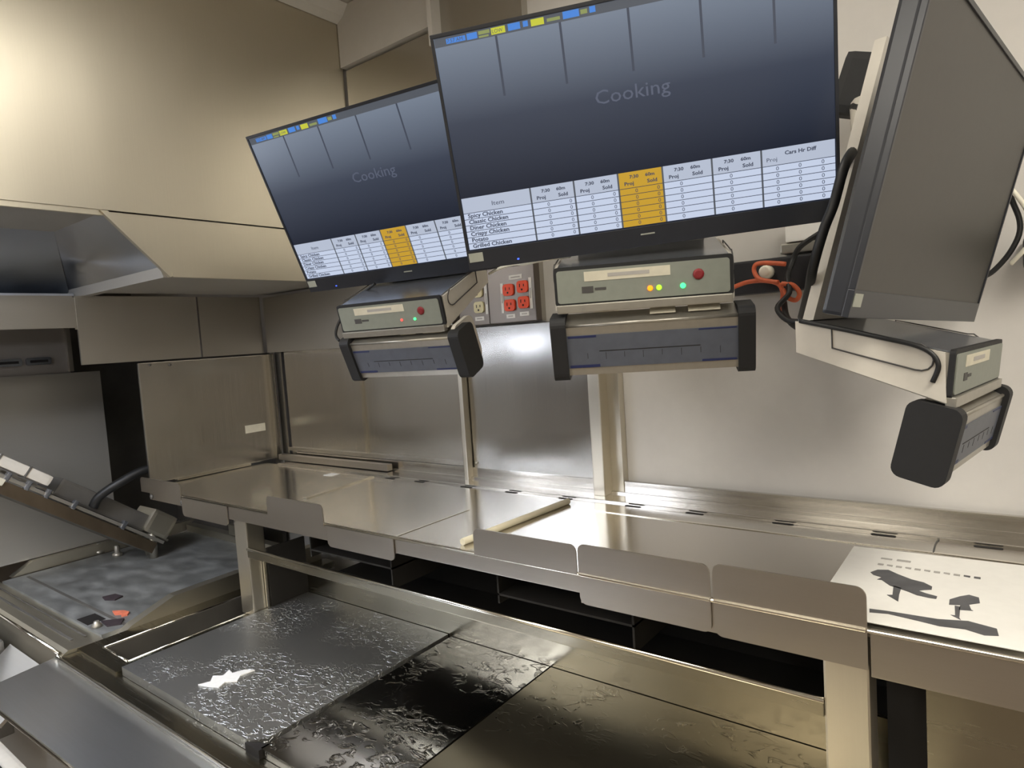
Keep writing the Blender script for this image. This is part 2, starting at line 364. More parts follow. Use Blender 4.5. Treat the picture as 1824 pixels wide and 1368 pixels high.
part('inner_back_panel', MB().hexa([(-1.90, -2.4, 1.834), (-1.90, .642, 1.834), (-1.912, .642, 1.834), (-1.912, -2.4, 1.834)], [(-2.20, -2.4, 1.70), (-2.20, .765, 1.70), (-2.214, .765, 1.70), (-2.214, -2.4, 1.70)]), 'inner', t)
part('inner_ceiling', MB().box((-1.90, -2.4, 1.834), (-1.612, .645, 1.842)), 'darkpanel', t)
part('soffit', MB().prism([(-1.606, .79, 1.702), (-2.098, .79, 1.702), (-2.098, 1.345, 1.702), (-1.606, 1.345, 1.702)], (0, 0, .008)), 'darkpanel', t)
hl = thing('hood_light', 'cool white strip lamp inside the exhaust hood', 'light', (-1.76, -.55, 1.80))
part('housing', MB().box((-1.87, -1.15, 1.815), (-1.64, .40, 1.833)), 'lampframe', hl)
dm = MT['diff'].copy(); dp = dm.node_tree.nodes['Principled BSDF']; dp.inputs['Emission Color'].default_value = srgb(226, 233, 248); dp.inputs['Emission Strength'].default_value = 36
part('diffuser', MB().box((-1.85, -1.12, 1.805), (-1.66, .37, 1.815)), dm, hl)
hl = thing('added_grill_light', 'small cool white fill lamp added unseen over the grill under the hood rim', 'light', (-2.2, -.4, 1.45))  # lamp added out of view to brighten the grill backing and tray
part('housing', MB().box((-2.24, -.42, 1.485), (-2.12, -.18, 1.50)), 'lampframe', hl)
dm2 = dm.copy(); dm2.node_tree.nodes['Principled BSDF'].inputs['Emission Strength'].default_value = 45
part('diffuser', MB().box((-2.21, -.37, 1.42), (-2.15, -.25, 1.485), .01), dm2, hl)
part('drip_strip', MB().box((-2.205, -2.4, 1.698), (-2.14, .755, 1.704)), 'inner', t)
part('rear_skirt', MB().box((-2.106, -2.4, 1.605), (-2.098, .735, 1.694)).box((-2.106, .741, 1.500), (-2.098, 1.085, 1.694)).box((-2.106, 1.091, 1.500), (-2.098, 1.31, 1.694)).box((-2.103, .735, 1.60), (-2.1, .741, 1.69)), 'band', t)

# ------------------------------------------------------------------ left of the shelf: side panel, grill backing
t = thing('side_panel', 'tall pale steel side panel with a cream tag at the left shelf end', 'panel', (-2.1, 1.1, 1.122))
part('sheet', MB().box((-2.112, .892, 1.125), (-2.102, 1.335, 1.494), .002), 'wallsteel', t)
part('edge_strip', MB().box((-2.102, 1.315, 1.125), (-2.085, 1.335, 1.494), .001), 'rail', t)
part('base_lip', MB().box((-2.102, .965, 1.1215), (-2.085, 1.215, 1.130), .002), 'rail', t)
for y, z in ((.925, 1.487), (.985, 1.483)):
    part('screw', MB().lathe([(.004, 0), (.004, .002), (.001, .003)], Matrix.Translation((-2.102, y, z)) @ Matrix.Rotation(math.pi/2, 4, 'Y'), 10), 'dark', t)
single('paper_tag', MB().box((-2.1018, 1.215, 1.230), (-2.1004, 1.290, 1.2565)), 'label', 'small cream paper tag stuck on the pale side panel', 'tag', (-2.101, 1.25, 1.23))
t = thing('grill_backing', 'dark grey grill back panel under the hood with two bright slotted handles', 'panel', (-2.61, .6, .84))
part('lower_sheet', MB().prism([(-2.60, -.6, 1.49), (-2.60, .972, 1.475), (-2.60, .972, .872), (-2.60, -.6, .872)], (-.012, 0, 0)), 'darkpanel', t)
part('upper_sheet', MB().box((-2.64, -.6, 1.47), (-2.612, .885, 1.72)), 'midsteel', t)
part('edge_flange', MB().box((-2.64, .878, 1.48), (-2.600, .893, 1.64), .002), 'band', t)
for y0, y1 in ((.60, .745), (.757, .828)):
    h = part('handle', MB().prism([(-2.600, u, v) for u, v in rrect(y0, y1, 1.510, 1.534, .006)], (-.011, 0, 0)), 'topalu', t, 'bright slotted handle')
    part('slot', MB().box((-2.6, y0+.01, 1.518), (-2.5985, y1-.01, 1.526)), 'slot', h)
single('recess_panel', MB().box((-2.95, -.6, .80), (-2.90, 1.34, 1.72)).box((-2.90, 1.33, .80), (-2.12, 1.345, 1.50)), 'dark', 'dark recessed steel wall behind the grill, left of the pale side panel', 'wall panel', (-2.9, .6, .80))

# ------------------------------------------------------------------ pass shelf
ZS = 1.12; YF = .866
sh = thing('pass_shelf', 'long stainless steel pass shelf along the back wall on box posts', 'shelf', (-1.0, 1.1, 0))
part('shelf_top', MB().box((-2.10, .868, 1.108), (.75, 1.268, 1.120)), 'shelf', sh)
part('rear_ledge', MB().box((-2.00, 1.264, 1.108), (.75, 1.338, 1.1225), .001).box((-2.0, 1.262, 1.119), (.75, 1.268, 1.1245), .001), 'shelf', sh)
part('backsplash', MB().box((-2.00, 1.338, 1.108), (.75, 1.348, 1.152), .0015).box((-2.0, 1.330, 1.1215), (.75, 1.339, 1.1275), .001), 'shelf', sh)
f = MB()
for x0, x1, z0 in ((-1.604, -1.20, 1.084), (-1.20, -.984, 1.086), (-.984, -.556, 1.089), (-.556, -.149, 1.073), (-.147, .75, 1.062)):
    f.box((x0+.0005, .860, z0), (x1-.0005, .868, 1.1205), .001)
part('front_flange', f, 'flag', sh)
part('front_bead', MB().cyl((-1.85, .860, 1.1192), (.75, .860, 1.1192), .003, 12), 'bead', sh)
part('sheet_seam', MB().prism([(-.988, .870, 1.1203), (-.984, .870, 1.1203), (-.981, 1.085, 1.1203), (-.985, 1.085, 1.1203)], (0, 0, .0008)).prism([(-1.47, .99, 1.1203), (-1.455, .99, 1.1203), (-1.490, 1.245, 1.1203), (-1.505, 1.245, 1.1203)], (0, 0, .003)).box((-.73, 1.188, 1.1203), (.75, 1.193, 1.1213)), 'bead', sh, 'bright seam line')
for x in (-1.43, -1.311, -1.14, -.993, -.835, -.663, -.525, -.354, -.189, -.043, .12):
    part('drain_slot', MB().prism([(u+x, v+1.253, 1.1202) for u, v in rrect(-.019, .019, -.004, .004, .0038)], (0, 0, .0006)), 'slot', sh)
def post(x0, x1, lab):
    return part('post', MB().box((x0, .870, .8355 if x0 < -1 else .8265), (x1, .918, 1.108), .003), 'post', sh, lab)
post(-1.602, -1.546, None); post(-.203, -.150, None)
rl = part('rail', MB().box((-1.546, .868, .990), (-.203, .873, 1.012), .001).box((-1.546, .873, .990), (-.203, .884, .993), .001), 'counter', sh)
part('rail_bead', MB().cyl((-1.546, .869, 1.0115), (-.203, .869, 1.0115), .004, 12), 'bead', sh)
part('lower_panel', MB().box((-1.548, 1.030, .8265), (-.150, 1.038, .918)), 'counter', sh)
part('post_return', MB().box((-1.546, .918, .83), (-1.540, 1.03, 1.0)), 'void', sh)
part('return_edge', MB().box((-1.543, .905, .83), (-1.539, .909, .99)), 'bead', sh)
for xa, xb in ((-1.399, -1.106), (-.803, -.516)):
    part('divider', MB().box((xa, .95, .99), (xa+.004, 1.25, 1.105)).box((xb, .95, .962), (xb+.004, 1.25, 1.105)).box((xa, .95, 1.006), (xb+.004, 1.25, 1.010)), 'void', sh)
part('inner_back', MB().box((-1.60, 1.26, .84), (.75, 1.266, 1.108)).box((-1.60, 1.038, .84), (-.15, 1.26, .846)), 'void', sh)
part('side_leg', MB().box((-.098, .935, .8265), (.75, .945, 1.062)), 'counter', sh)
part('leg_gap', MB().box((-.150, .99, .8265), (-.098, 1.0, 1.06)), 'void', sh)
# left bracket under shelf end
part('end_bracket', MB().box((-2.05, .864, 1.090), (-1.838, .868, 1.112)), 'flag', sh)
for x in (-2.035, -1.85):
    part('bolt', MB().lathe([(.007, 0), (.007, .004), (.003, .006)], Matrix.Translation((x, .864, 1.100)) @ Matrix.Rotation(math.pi/2, 4, 'X'), 10), 'dark', sh)
# ticket guards on the front edge
def guard(x0, x1, z0, z1, lab, corners, fold=False):
    y = .857
    o = single('edge_guard', MB().prism([(u, y, v) for u, v in rrect(x0, x1, z0, z1, .012, 6, corners)], (0, .0025, 0)), 'flag', lab, 'guard plate', ((x0+x1)/2, y, z0), 'guard plates along the shelf front')
    if fold: part('fold_line', MB().box((x0+.001, y-.003, 1.119), (x1-.001, y, 1.1225), .0008), 'bead', o, 'bright fold line')
    return o
guard(-2.088, -1.846, 1.112, 1.156, 'upright steel guard plate at the far left end of the shelf', (0, 0, 1, 1))
guard(-1.842, -1.606, 1.066, 1.117, 'hanging steel guard plate left of the left box post', (1, 1, 0, 0))
guard(-1.421, -1.206, 1.116, 1.163, 'upright steel guard plate between the hanging plate and the left box post', (0, 0, 1, 1))
guard(-1.196, -.984, 1.073, 1.118, 'hanging steel guard plate over the left dark divider', (1, 1, 0, 0))
guard(-.772, -.558, 1.119, 1.167, 'upright steel guard plate in front of the cream rod', (0, 0, 1, 1))
guard(-.555, -.342, 1.073, 1.170, 'tall steel guard plate above and below the edge, right of the cream rod', (1, 1, 1, 1), True)
guard(-.338, -.149, 1.071, 1.173, 'tall steel guard plate above and below the edge, left of the booklet', (1, 0, 1, 1), True)
# things on the shelf
single('cream_rod', MB().cyl((-.825, .885, 1.1265), (-.803, 1.215, 1.1265), .0065, 16), 'rod', 'cream plastic rod lying across the shelf behind a guard plate', 'rod', (-.815, 1.05, 1.12))
single('shelf_tag', MB().prism([(-1.675, 1.205, 1.1205), (-1.635, 1.205, 1.1205), (-1.632, 1.235, 1.1205), (-1.672, 1.235, 1.1205)], (0, 0, .001)), 'paper', 'small white tag lying on the left end of the shelf', 'tag', (-1.65, 1.22, 1.12))
single('pen_mark', MB().tube([(-.108, 1.275, 1.1208), (-.112, 1.24, 1.1208), (-.111, 1.19, 1.1208)], .0012, 6), 'ink', 'short dark scratch line on the shelf behind the booklet', 'mark', (-.11, 1.23, 1.12))
single('end_rail', MB().box((-2.06, 1.305, 1.1247), (-1.50, 1.326, 1.144), .001), 'flag', 'low steel strip on the shelf back at the left end', 'trim strip', (-1.8, 1.31, 1.12))
# booklet
bk = thing('booklet', 'white printed booklet with two dark product pictures on the right end of the shelf', 'booklet', (-.11, 1.02, 1.12))
zb = 1.1255
part('pages', MB().prism([(-.214, .905, 1.1205), (.002, .890, 1.1205), (.006, 1.165, 1.1205), (-.214, 1.155, 1.1205)], (0, 0, .0035)), 'paper', bk)
cv = part('cover', MB().prism([(-.216, .872, 1.1245), (.004, .872, 1.1245), (.007, 1.168, 1.1245), (-.217, 1.158, 1.1245)], (0, 0, .001)), 'paper', bk)
def onbk(pts, m, nm='printed_picture', lab=None, h=.0004): return part(nm, MB().prism([(x, y, zb+.0001) for x, y in pts], (0, 0, h)), m, cv, lab)
onbk([(-.172, 1.118), (-.157, 1.118), (-.157, 1.112), (-.172, 1.112)], 'print2', 'printed_heading')
onbk([(-.151, 1.120), (-.133, 1.120), (-.133, 1.112), (-.151, 1.112)], 'print2', 'printed_heading')
onbk([(-.1755, 1.0461), (-.1686, 1.0613), (-.1555, 1.0671), (-.1415, 1.0544), (-.1236, 1.0415), (-.1084, 1.0365), (-.0978, 1.0254), (-.0973, 1.0134), (-.1056, 1.0078), (-.1109, 1.0022), (-.1022, .9969), (-.0892, .9922), (-.0895, .9825), (-.0974, .9821), (-.1115, .9849), (-.1217, .9924), (-.1346, .9998), (-.145, 1.0046), (-.1575, 1.0216), (-.1631, 1.0209), (-.159, 1.0319), (-.1702, 1.0373)], 'print')
onbk([(-.141, 1.0067), (-.1312, 1.0016), (-.1306, .9778), (-.1285, .9521), (-.1437, .9688), (-.1376, .9721)], 'print')
onbk([(-.0754, .9882), (-.0654, 1.0049), (-.0561, 1.0157), (-.0454, 1.0111), (-.0436, .9924), (-.0543, .9812), (-.0514, .9651), (-.0492, .9628), (-.0637, .9584), (-.0631, .9747), (-.0747, .9702)], 'print')
onbk([(-.0687, .9698), (-.0628, .9695), (-.0616, .9323), (-.0597, .9268), (-.0708, .9373), (-.0661, .9382)], 'print')
onbk([(-.1553, .9119), (-.1373, .9146), (-.0829, .9172), (-.0526, .9275), (-.0247, .9194), (-.0224, .8997), (-.0354, .8938), (-.0462, .8982), (-.0543, .9013), (-.0791, .8967), (-.1004, .901), (-.1338, .9061), (-.1535, .9005)], 'print', 'printed_band')
for k in range(11):
    x = -.172+k*.0118
    onbk([(x, 1.083+(k % 2)*.002), (x+.0075, 1.083), (x+.0075, 1.090), (x, 1.090)], 'print2' if k < 9 else 'print', 'printed_title')
# ------------------------------------------------------------------ lower counter
ct = thing('prep_counter', 'low stainless prep counter under the pass shelf with a cutout', 'counter', (-1.0, .8, 0))
ZT = .835
top = MB()
top.box((-1.765, .505, .815), (-.10, .548, ZT-.006), .001)            # front trough
top.box((-1.770, .548, .815), (-1.718, 1.25, ZT))                      # left of cutout
top.box((-1.718, .548, .815), (-1.556, .585, ZT))
top.box((-1.590, .585, .815), (-1.551, 1.03, ZT))
top.box((-1.556, .548, .80), (-.10, 1.03, .826))
part('counter_top', top, 'counter', ct)
part('front_bead', MB().cyl((-1.765, .505, .834), (-.10, .505, .834), .004, 10).cyl((-1.718, .585, .834), (-1.586, .585, .834), .003, 8).cyl((-1.586, .585, .834), (-1.586, .93, .834), .003, 8).cyl((-1.718, .585, .834), (-1.718, 1.0, .834), .003, 8), 'bead', ct)
part('well', MB().box((-1.718, .585, .72), (-1.590, 1.0, .725)).box((-1.72, .585, .72), (-1.714, 1.0, .832)).box((-1.592, .588, .72), (-1.588, 1.0, .832)), 'dark', ct)
part('base_cabinet', MB().box((-1.75, .52, .02), (-.10, 1.25, .70), .004), 'counter', ct)
def lid(x0, x1, y0, y1, z0, z1, m, lab, notch=False):
    pts = [(x0, y0), (x1-.028 if notch else x1, y0)]
    if notch: pts += [(x1-.028, y0+.001), (x1-.012, y0+.012), (x1, y0+.022)]
    pts += [(x1, y1), (x0, y1)]
    return single('counter_lid', MB().prism([(x, y, z0) for x, y in pts], (0, 0, z1-z0)), m, lab, 'counter lid', ((x0+x1)/2, (y0+y1)/2, z0), 'steel lids set into the prep counter')
lid(-1.543, -1.022, .556, 1.028, .827, .846, 'wetA', 'wet grey steel counter lid covered with water droplets, nearest the grill', True)
lid(-1.014, -.748, .560, 1.028, .827, .842, 'wetB', 'glossy steel counter lid with water ripples, middle of the three')
lid(-.744, -.206, .560, 1.028, .827, .842, 'wetC', 'wide brownish steel counter lid below the right end of the rail')
single('corner_notch_dark', MB().prism([(-1.052, .553, .822), (-1.010, .553, .822), (-1.010, .575, .822), (-1.052, .556, .822)], (0, 0, .020)), 'slot', 'dark fill in the notch at the near corner of the wet lid', 'notch', (-1.03, .56, .822))  # dark block stands for the darkness inside the lid's corner notch
fl = MB(); rr = random.Random(3)
pp = [(-1.318, .640), (-1.300, .652), (-1.312, .672), (-1.292, .668), (-1.282, .690), (-1.262, .700), (-1.268, .672), (-1.252, .655), (-1.270, .640), (-1.262, .622), (-1.285, .612), (-1.310, .605), (-1.300, .625)]
fl.prism([(x, y, .8465) for x, y in pp], (0, 0, .002))
single('white_patch', fl, 'patchwhite', 'small irregular white patch on the wet counter lid', 'patch', (-1.28, .65, .8465))  # flat irregular white shape laid on the lid
# lowered front sheet
ft = thing('front_tray', 'bluish bright steel landing tray along the counter front at lower left', 'tray', (-1.2, .44, .812))
part('tray_sheet', MB().hexa([(-1.800, .517, .812), (-1.765, .357, .812), (-.50, .395, .812), (-.50, .497, .812)], [(-1.800, .517, .822), (-1.765, .357, .822), (-.50, .395, .822), (-.50, .497, .822)]), 'front', ft)
part('rolled_edge', MB().cyl((-1.765, .356, .818), (-.50, .394, .818), .004, 10), 'bead', ft)
t = thing('white_drawer', 'white drawer front with a dark slot at the bottom left below the landing tray', 'drawer', (-1.70, .36, .66))
part('front', MB().box((-1.82, .345, .64), (-1.50, .385, .70), .008), 'white', t)
part('slot', MB().box((-1.74, .340, .702), (-1.52, .352, .706)), 'slot', t)
single('base_ledge', MB().prism([(-2.09, .40, .70), (-1.82, .40, .70), (-1.82, .50, .78), (-2.09, .50, .78)], (0, 0, .01)), 'front', 'pale sloping ledge under the grill front at the left edge', 'ledge', (-2.05, .45, .70))
single('base_box', MB().box((-2.45, .40, .55), (-2.10, .49, .80), .004), 'dark', 'dark box under the grill front at the far left edge', 'box', (-2.2, .45, .55))

# ------------------------------------------------------------------ grill
gr = thing('clamshell_grill', 'flat steel clamshell grill with a greasy plate and a raised upper platen', 'grill', (-2.15, .85, 0))
part('plate', MB().box((-2.56, .612, .80), (-1.800, 1.20, .835)), 'grill', gr)
part('body', MB().box((-2.56, .56, .10), (-1.79, 1.24, .80)), 'darkpanel', gr)
part('side_wall', MB().prism([(-1.800, .60, .80), (-1.800, 1.24, .80), (-1.800, 1.24, .885), (-1.800, .78, .880), (-1.800, .67, .842)], (.030, 0, 0)), 'grillrim', gr)
part('front_apron', MB().prism([(-2.75, .612, .828), (-2.75, .575, .834), (-2.75, .530, .838), (-2.75, .516, .830), (-2.75, .512, .75), (-2.75, .53, .74)], (.98, 0, 0)), 'grillrim', gr)
part('apron_bead', MB().cyl((-2.74, .514, .836), (-1.775, .514, .836), .004, 10), 'bead', gr)
part('apron_groove', MB().box((-2.6, .555, .836), (-1.83, .561, .8385)).box((-2.6, .585, .834), (-1.83, .589, .8365)), 'dark', gr)
part('rear_splash', MB().prism([(-2.60, .64, .835), (-2.60, 1.20, .835), (-2.60, 1.24, .87), (-2.60, .70, .87)], (.03, 0, 0)).box((-2.56, 1.20, .80), (-1.80, 1.23, .86)), 'grillrim', gr)
part('grease_slot', MB().box((-1.97, .617, .835), (-1.90, .66, .8362)), 'slot', gr)
part('knob', MB().lathe([(.012, 0), (.012, .006), (.007, .012), (.006, .016)], Matrix.Translation((-1.865, .626, .835)), 14), 'alu', gr)
part('grease_channel', MB().box((-2.53, .668, .835), (-1.80, .676, .8365)), 'dark', gr)
# raised upper platen, hinged at the back
pl = MB(); a = Vector((0, .569, 1.151)); b = Vector((0, .955, .860)); d = (b-a).normalized(); n = Vector((0, -d.z, d.y))
def slab(x0, x1, t0, t1, n0, n1, mb=None, bev=0):
    mb = mb or MB(); L = (b-a).length
    m = Matrix.Identity(4)
    for i in range(3): m[i][0] = (1, 0, 0)[i]; m[i][1] = d[i]; m[i][2] = n[i]; m[i][3] = a[i]
    return mb.box((x0, t0*L, n0), (x1, t1*L, n1), bev, m)
part('upper_platen', slab(-2.55, -2.303, -.6, 1.0, 0, .034, None, .004), 'dark', gr, 'dark raised platen slab')
part('platen_side', slab(-2.303, -2.297, -.6, 1.0, 0, .036, None, .002), 'platen', gr)
part('side_rail', slab(-2.312, -2.300, -.6, 1.04, .040, .050, slab(-2.345, -2.338, -.6, 1.1, .055, .062)), 'alu', gr)
for t_ in (-.38, -.24, -.12, -.03, .09, .21, .38, .72):
    part('bracket', slab(-2.316, -2.296, t_, t_+.026, .034, .062, None, .003), 'topalu', gr, 'small bright bracket')
part('grip_bar', slab(-2.345, -2.295, -.6, .20, .066, .098, None, .010), 'white', gr, 'pale ribbed grip bar')
for t_ in (-.30, -.12, .05):
    part('grip_ring', slab(-2.347, -2.293, t_, t_+.012, .064, .100, None, .002), 'dark', gr)
part('lower_grip', slab(-2.299, -2.290, -.6, -.02, .020, .040, None, .003), 'label', gr, 'pale lower grip strip')
part('motor_cover', slab(-2.50, -2.33, .27, .90, .052, .108, None, .008), 'dark', gr)
part('hinge_block', slab(-2.44, -2.31, .88, 1.06, .055, .135, None, .012), 'grillrim', gr)
part('hinge_post', MB().cyl((-2.33, .975, .835), (-2.33, .975, .93), .013, 14).cyl((-2.39, .985, .835), (-2.39, .985, .93), .012, 14), 'alu', gr)
part('rear_bracket', MB().box((-2.25, 1.20, .862), (-2.10, 1.23, .90), .003), 'grillrim', gr)
for x, y in ((-2.46, .80), (-2.36, .82)):
    part('bolt', MB().lathe([(.016, 0), (.016, .01), (.009, .012), (.008, .035), (.004, .038)], Matrix.Translation((x-.12, y+.10, .835)), 12), 'alu', gr)
single('grill_hose', MB().tube([(-2.315, .805, 1.055), (-2.30, .82, 1.085), (-2.27, .87, 1.120), (-2.25, .95, 1.150), (-2.22, 1.05, 1.140), (-2.20, 1.15, 1.08)], .014, 12), 'hose', 'thick black rubber hose arching over the raised grill platen', 'hose', (-2.25, 1.0, 1.06))
for pts, m, lab in (([(-1.935, .690), (-1.905, .684), (-1.89, .695), (-1.875, .688), (-1.868, .70), (-1.885, .712), (-1.91, .708)], 'meat', 'orange food scrap on the greasy grill plate'),
                    ([(-2.08, .72), (-2.05, .715), (-2.02, .73), (-2.03, .755), (-2.07, .75)], 'char', 'charred black residue patch on the grill plate, far from the orange scrap'),
                    ([(-1.89, .645), (-1.84, .640), (-1.82, .665), (-1.85, .685), (-1.87, .665)], 'char', 'charred residue patch by the near corner of the grill plate')):
    single('food_scrap', MB().prism([(x, y, .8352) for x, y in pts], (0, 0, .004)), m, lab, 'food scrap', (pts[0][0], pts[0][1], .835), None)

# ------------------------------------------------------------------ display stations
def Rv(rx, ry, rz):
    wv = Vector((rx, ry, rz)); return Matrix.Rotation(wv.length, 4, wv.normalized())
W2, H2 = .265, .165
def monitor(pos, rv, on, lab, ghost=True):
    mt = Matrix.Translation(pos) @ Rv(*rv)
    t = thing('monitor', lab, 'monitor', mtx=mt)
    P = lambda n, mb, m, par=t, l=None: part(n, mb, m, par, l, world=False)
    P('case', MB().box((-W2, .004, -H2), (W2, .026, H2), .004).box((-.19, .024, -.12), (.19, .045, .10), .008), 'bezel')
    fr = MB()
    for lo, hi in (((-W2, .1595), (W2, H2)), ((-W2, -H2), (W2, -.1365)), ((-W2, -.1365), (-.2605, .1595)), ((.2605, -.1365), (W2, .1595))):
        fr.box((lo[0], -.001, lo[1]), (hi[0], .006, hi[1]), .0008)
    P('bezel', fr, 'bezel')
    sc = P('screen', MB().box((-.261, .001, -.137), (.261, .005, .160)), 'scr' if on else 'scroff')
    P('sticker', MB().box((-.262, -.0018, -.1535), (-.240, -.001, -.1400)), 'sticker')
    if not on: return t
    Q = lambda n, mb, m: part(n, mb, m, sc, None, world=False)
    y = .001
    q = lambda x0, x1, z0, z1, l=1: MB().box((x0, y-.0002*l, z0), (x1, y-.0002*(l-1) if l > 1 else y, z1))
    Q('header_bar', q(-.260, .260, .1475, .1595), 'scrbar')
    k = MB()
    for x0, x1, z0, z1 in ((-.243, -.215, .1500, .1565), (-.213, -.198, .1495, .1575), (-.154, -.137, .1500, .1585), (-.133, -.126, .1510, .158), (-.078, -.056, .1500, .1590), (-.042, -.034, .151, .1585)):
        k.box((x0, y-.0004, z0), (x1, y-.0002, z1))
    Q('blue_status', k, 'sblue')
    k = MB()
    for x0, x1 in ((-.178, -.158), (-.122, -.104)): k.box((x0, y-.0004, .1495), (x1, y-.0002, .1580))
    Q('yellow_status', k, 'syel')
    k = MB()
    for x0, x1, z0, z1 in ((-.196, -.180, .1530, .1575), (-.196, -.182, .149, .1515), (-.100, -.082, .151, .155), (-.054, -.045, .1515, .157)): k.box((x0, y-.0004, z0), (x1, y-.0002, z1))
    Q('olive_status', k, 'sgrn')
    IT = {}
    def T(s, sz, m, x, z, l=3, sx=1.0, al='LEFT', b=.0, nm='lettering'): IT.setdefault((nm, m), []).append((s, sz, x, y-.0002*l, z, sx, al, b))
    T('7:57 AM', .0068, 'scrbar', -.242, .1510, 3); T('LOW', .0066, 'scrbar', -.177, .1513, 3)
    k = MB()
    for x in (-.172, -.083, .008, .100, .190): k.box((x-.0016, y-.0002, .070), (x+.0016, y, .1475))
    Q('column_band', k, 'scrdark')
    T('Cooking', .026, 'ghost', .003, .036, 2, 1.15, 'CENTER')
    cols = [-.259, -.155, -.091, -.028, .034, .101, .166, .260]
    zt = lambda x: -.0585 - .004*(x+.26)/.52
    Q('table_header', q(-.2595, .2595, -.0810, -.0590), 'cellh'); Q('table_body', q(-.2595, .2595, -.1345, -.0810), 'cell')
    Q('current_column', MB().box((-.029, y-.0004, -.1345), (.034, y-.0002, -.0590)), 'yel')
    k = MB()
    for i in range(6): k.box((-.2595, y-.0006, -.0815-i*.0089), (.2595, y-.0004, -.0807-i*.0089))
    Q('row_lines', k, 'scrline')
    k = MB()
    for x in cols[1:-1]: k.box((x-.0012, y-.0006, -.1345), (x+.0012, y-.0004, -.0590))
    Q('column_lines', k, 'scrbar')
    T('Item', .009, 'scrtext', -.215, -.0745, 4, 1.2)
    for i, s in enumerate(('Spicy Chicken', 'Classic Chicken', 'Diner Chicken', 'Crispy Chicken', 'Potato', 'Grilled Chicken')):
        T(s, .0083, 'scrtext', -.2535, -.0880-i*.0089, 4, 1.15, 'LEFT', .0002)
    for i in range(1, 7):
        xa, xb = cols[i], cols[i+1]
        if i < 6:
            T('7:30', .0062, 'scrtext', xa+.016, -.0680, 4, 1.2, 'LEFT', .0002); T('Proj', .0068, 'scrtext', xa+.008, -.0770, 4, 1.2, 'LEFT', .0002); T('60m', .0062, 'scrtext', xa+.038, -.0680, 4, 1.2, 'LEFT', .0002); T('Sold', .0068, 'scrtext', xa+.040, -.0770, 4, 1.2, 'LEFT', .0002)
            for j in range(6):
                T('0', .0075, 'scrtext', xa+.0245, -.0880-j*.0089, 4, 1.1, 'CENTER', 0, 'cell_numbers')
                if i < 4: T('0', .0075, 'scrtext', xb-.007, -.0880-j*.0089, 4, 1.1, 'CENTER', 0, 'cell_numbers')
        else:
            T('Proj', .0072, 'scrtext', xa+.006, -.0755, 4, 1.2); T('Cars Hr Diff', .0068, 'scrtext', xa+.030, -.0690, 4, 1.15, 'LEFT', .0002)
            for j in range(6):
                for xx in (.020, .049, .078): T('0', .0075, 'scrtext', xa+xx, -.0880-j*.0089, 4, 1.1, 'CENTER', 0, 'cell_numbers')
    for (nm, m), it in IT.items(): words(it, m, sc, nm)
    P('power_led', MB().box((-.1885, -.0016, -.1585), (-.1855, -.001, -.1565)), 'ledB')
    P('logo', MB().box((-.004, -.0014, -.1485), (.016, -.001, -.1465)), 'sticker')
    return t
def yawframe(pos, r):
    L = math.hypot(*r); r = (r[0]/L, r[1]/L)
    return Matrix(((r[0], -r[1], 0, pos[0]), (r[1], r[0], 0, pos[1]), (0, 0, 1, pos[2]), (0, 0, 0, 1)))
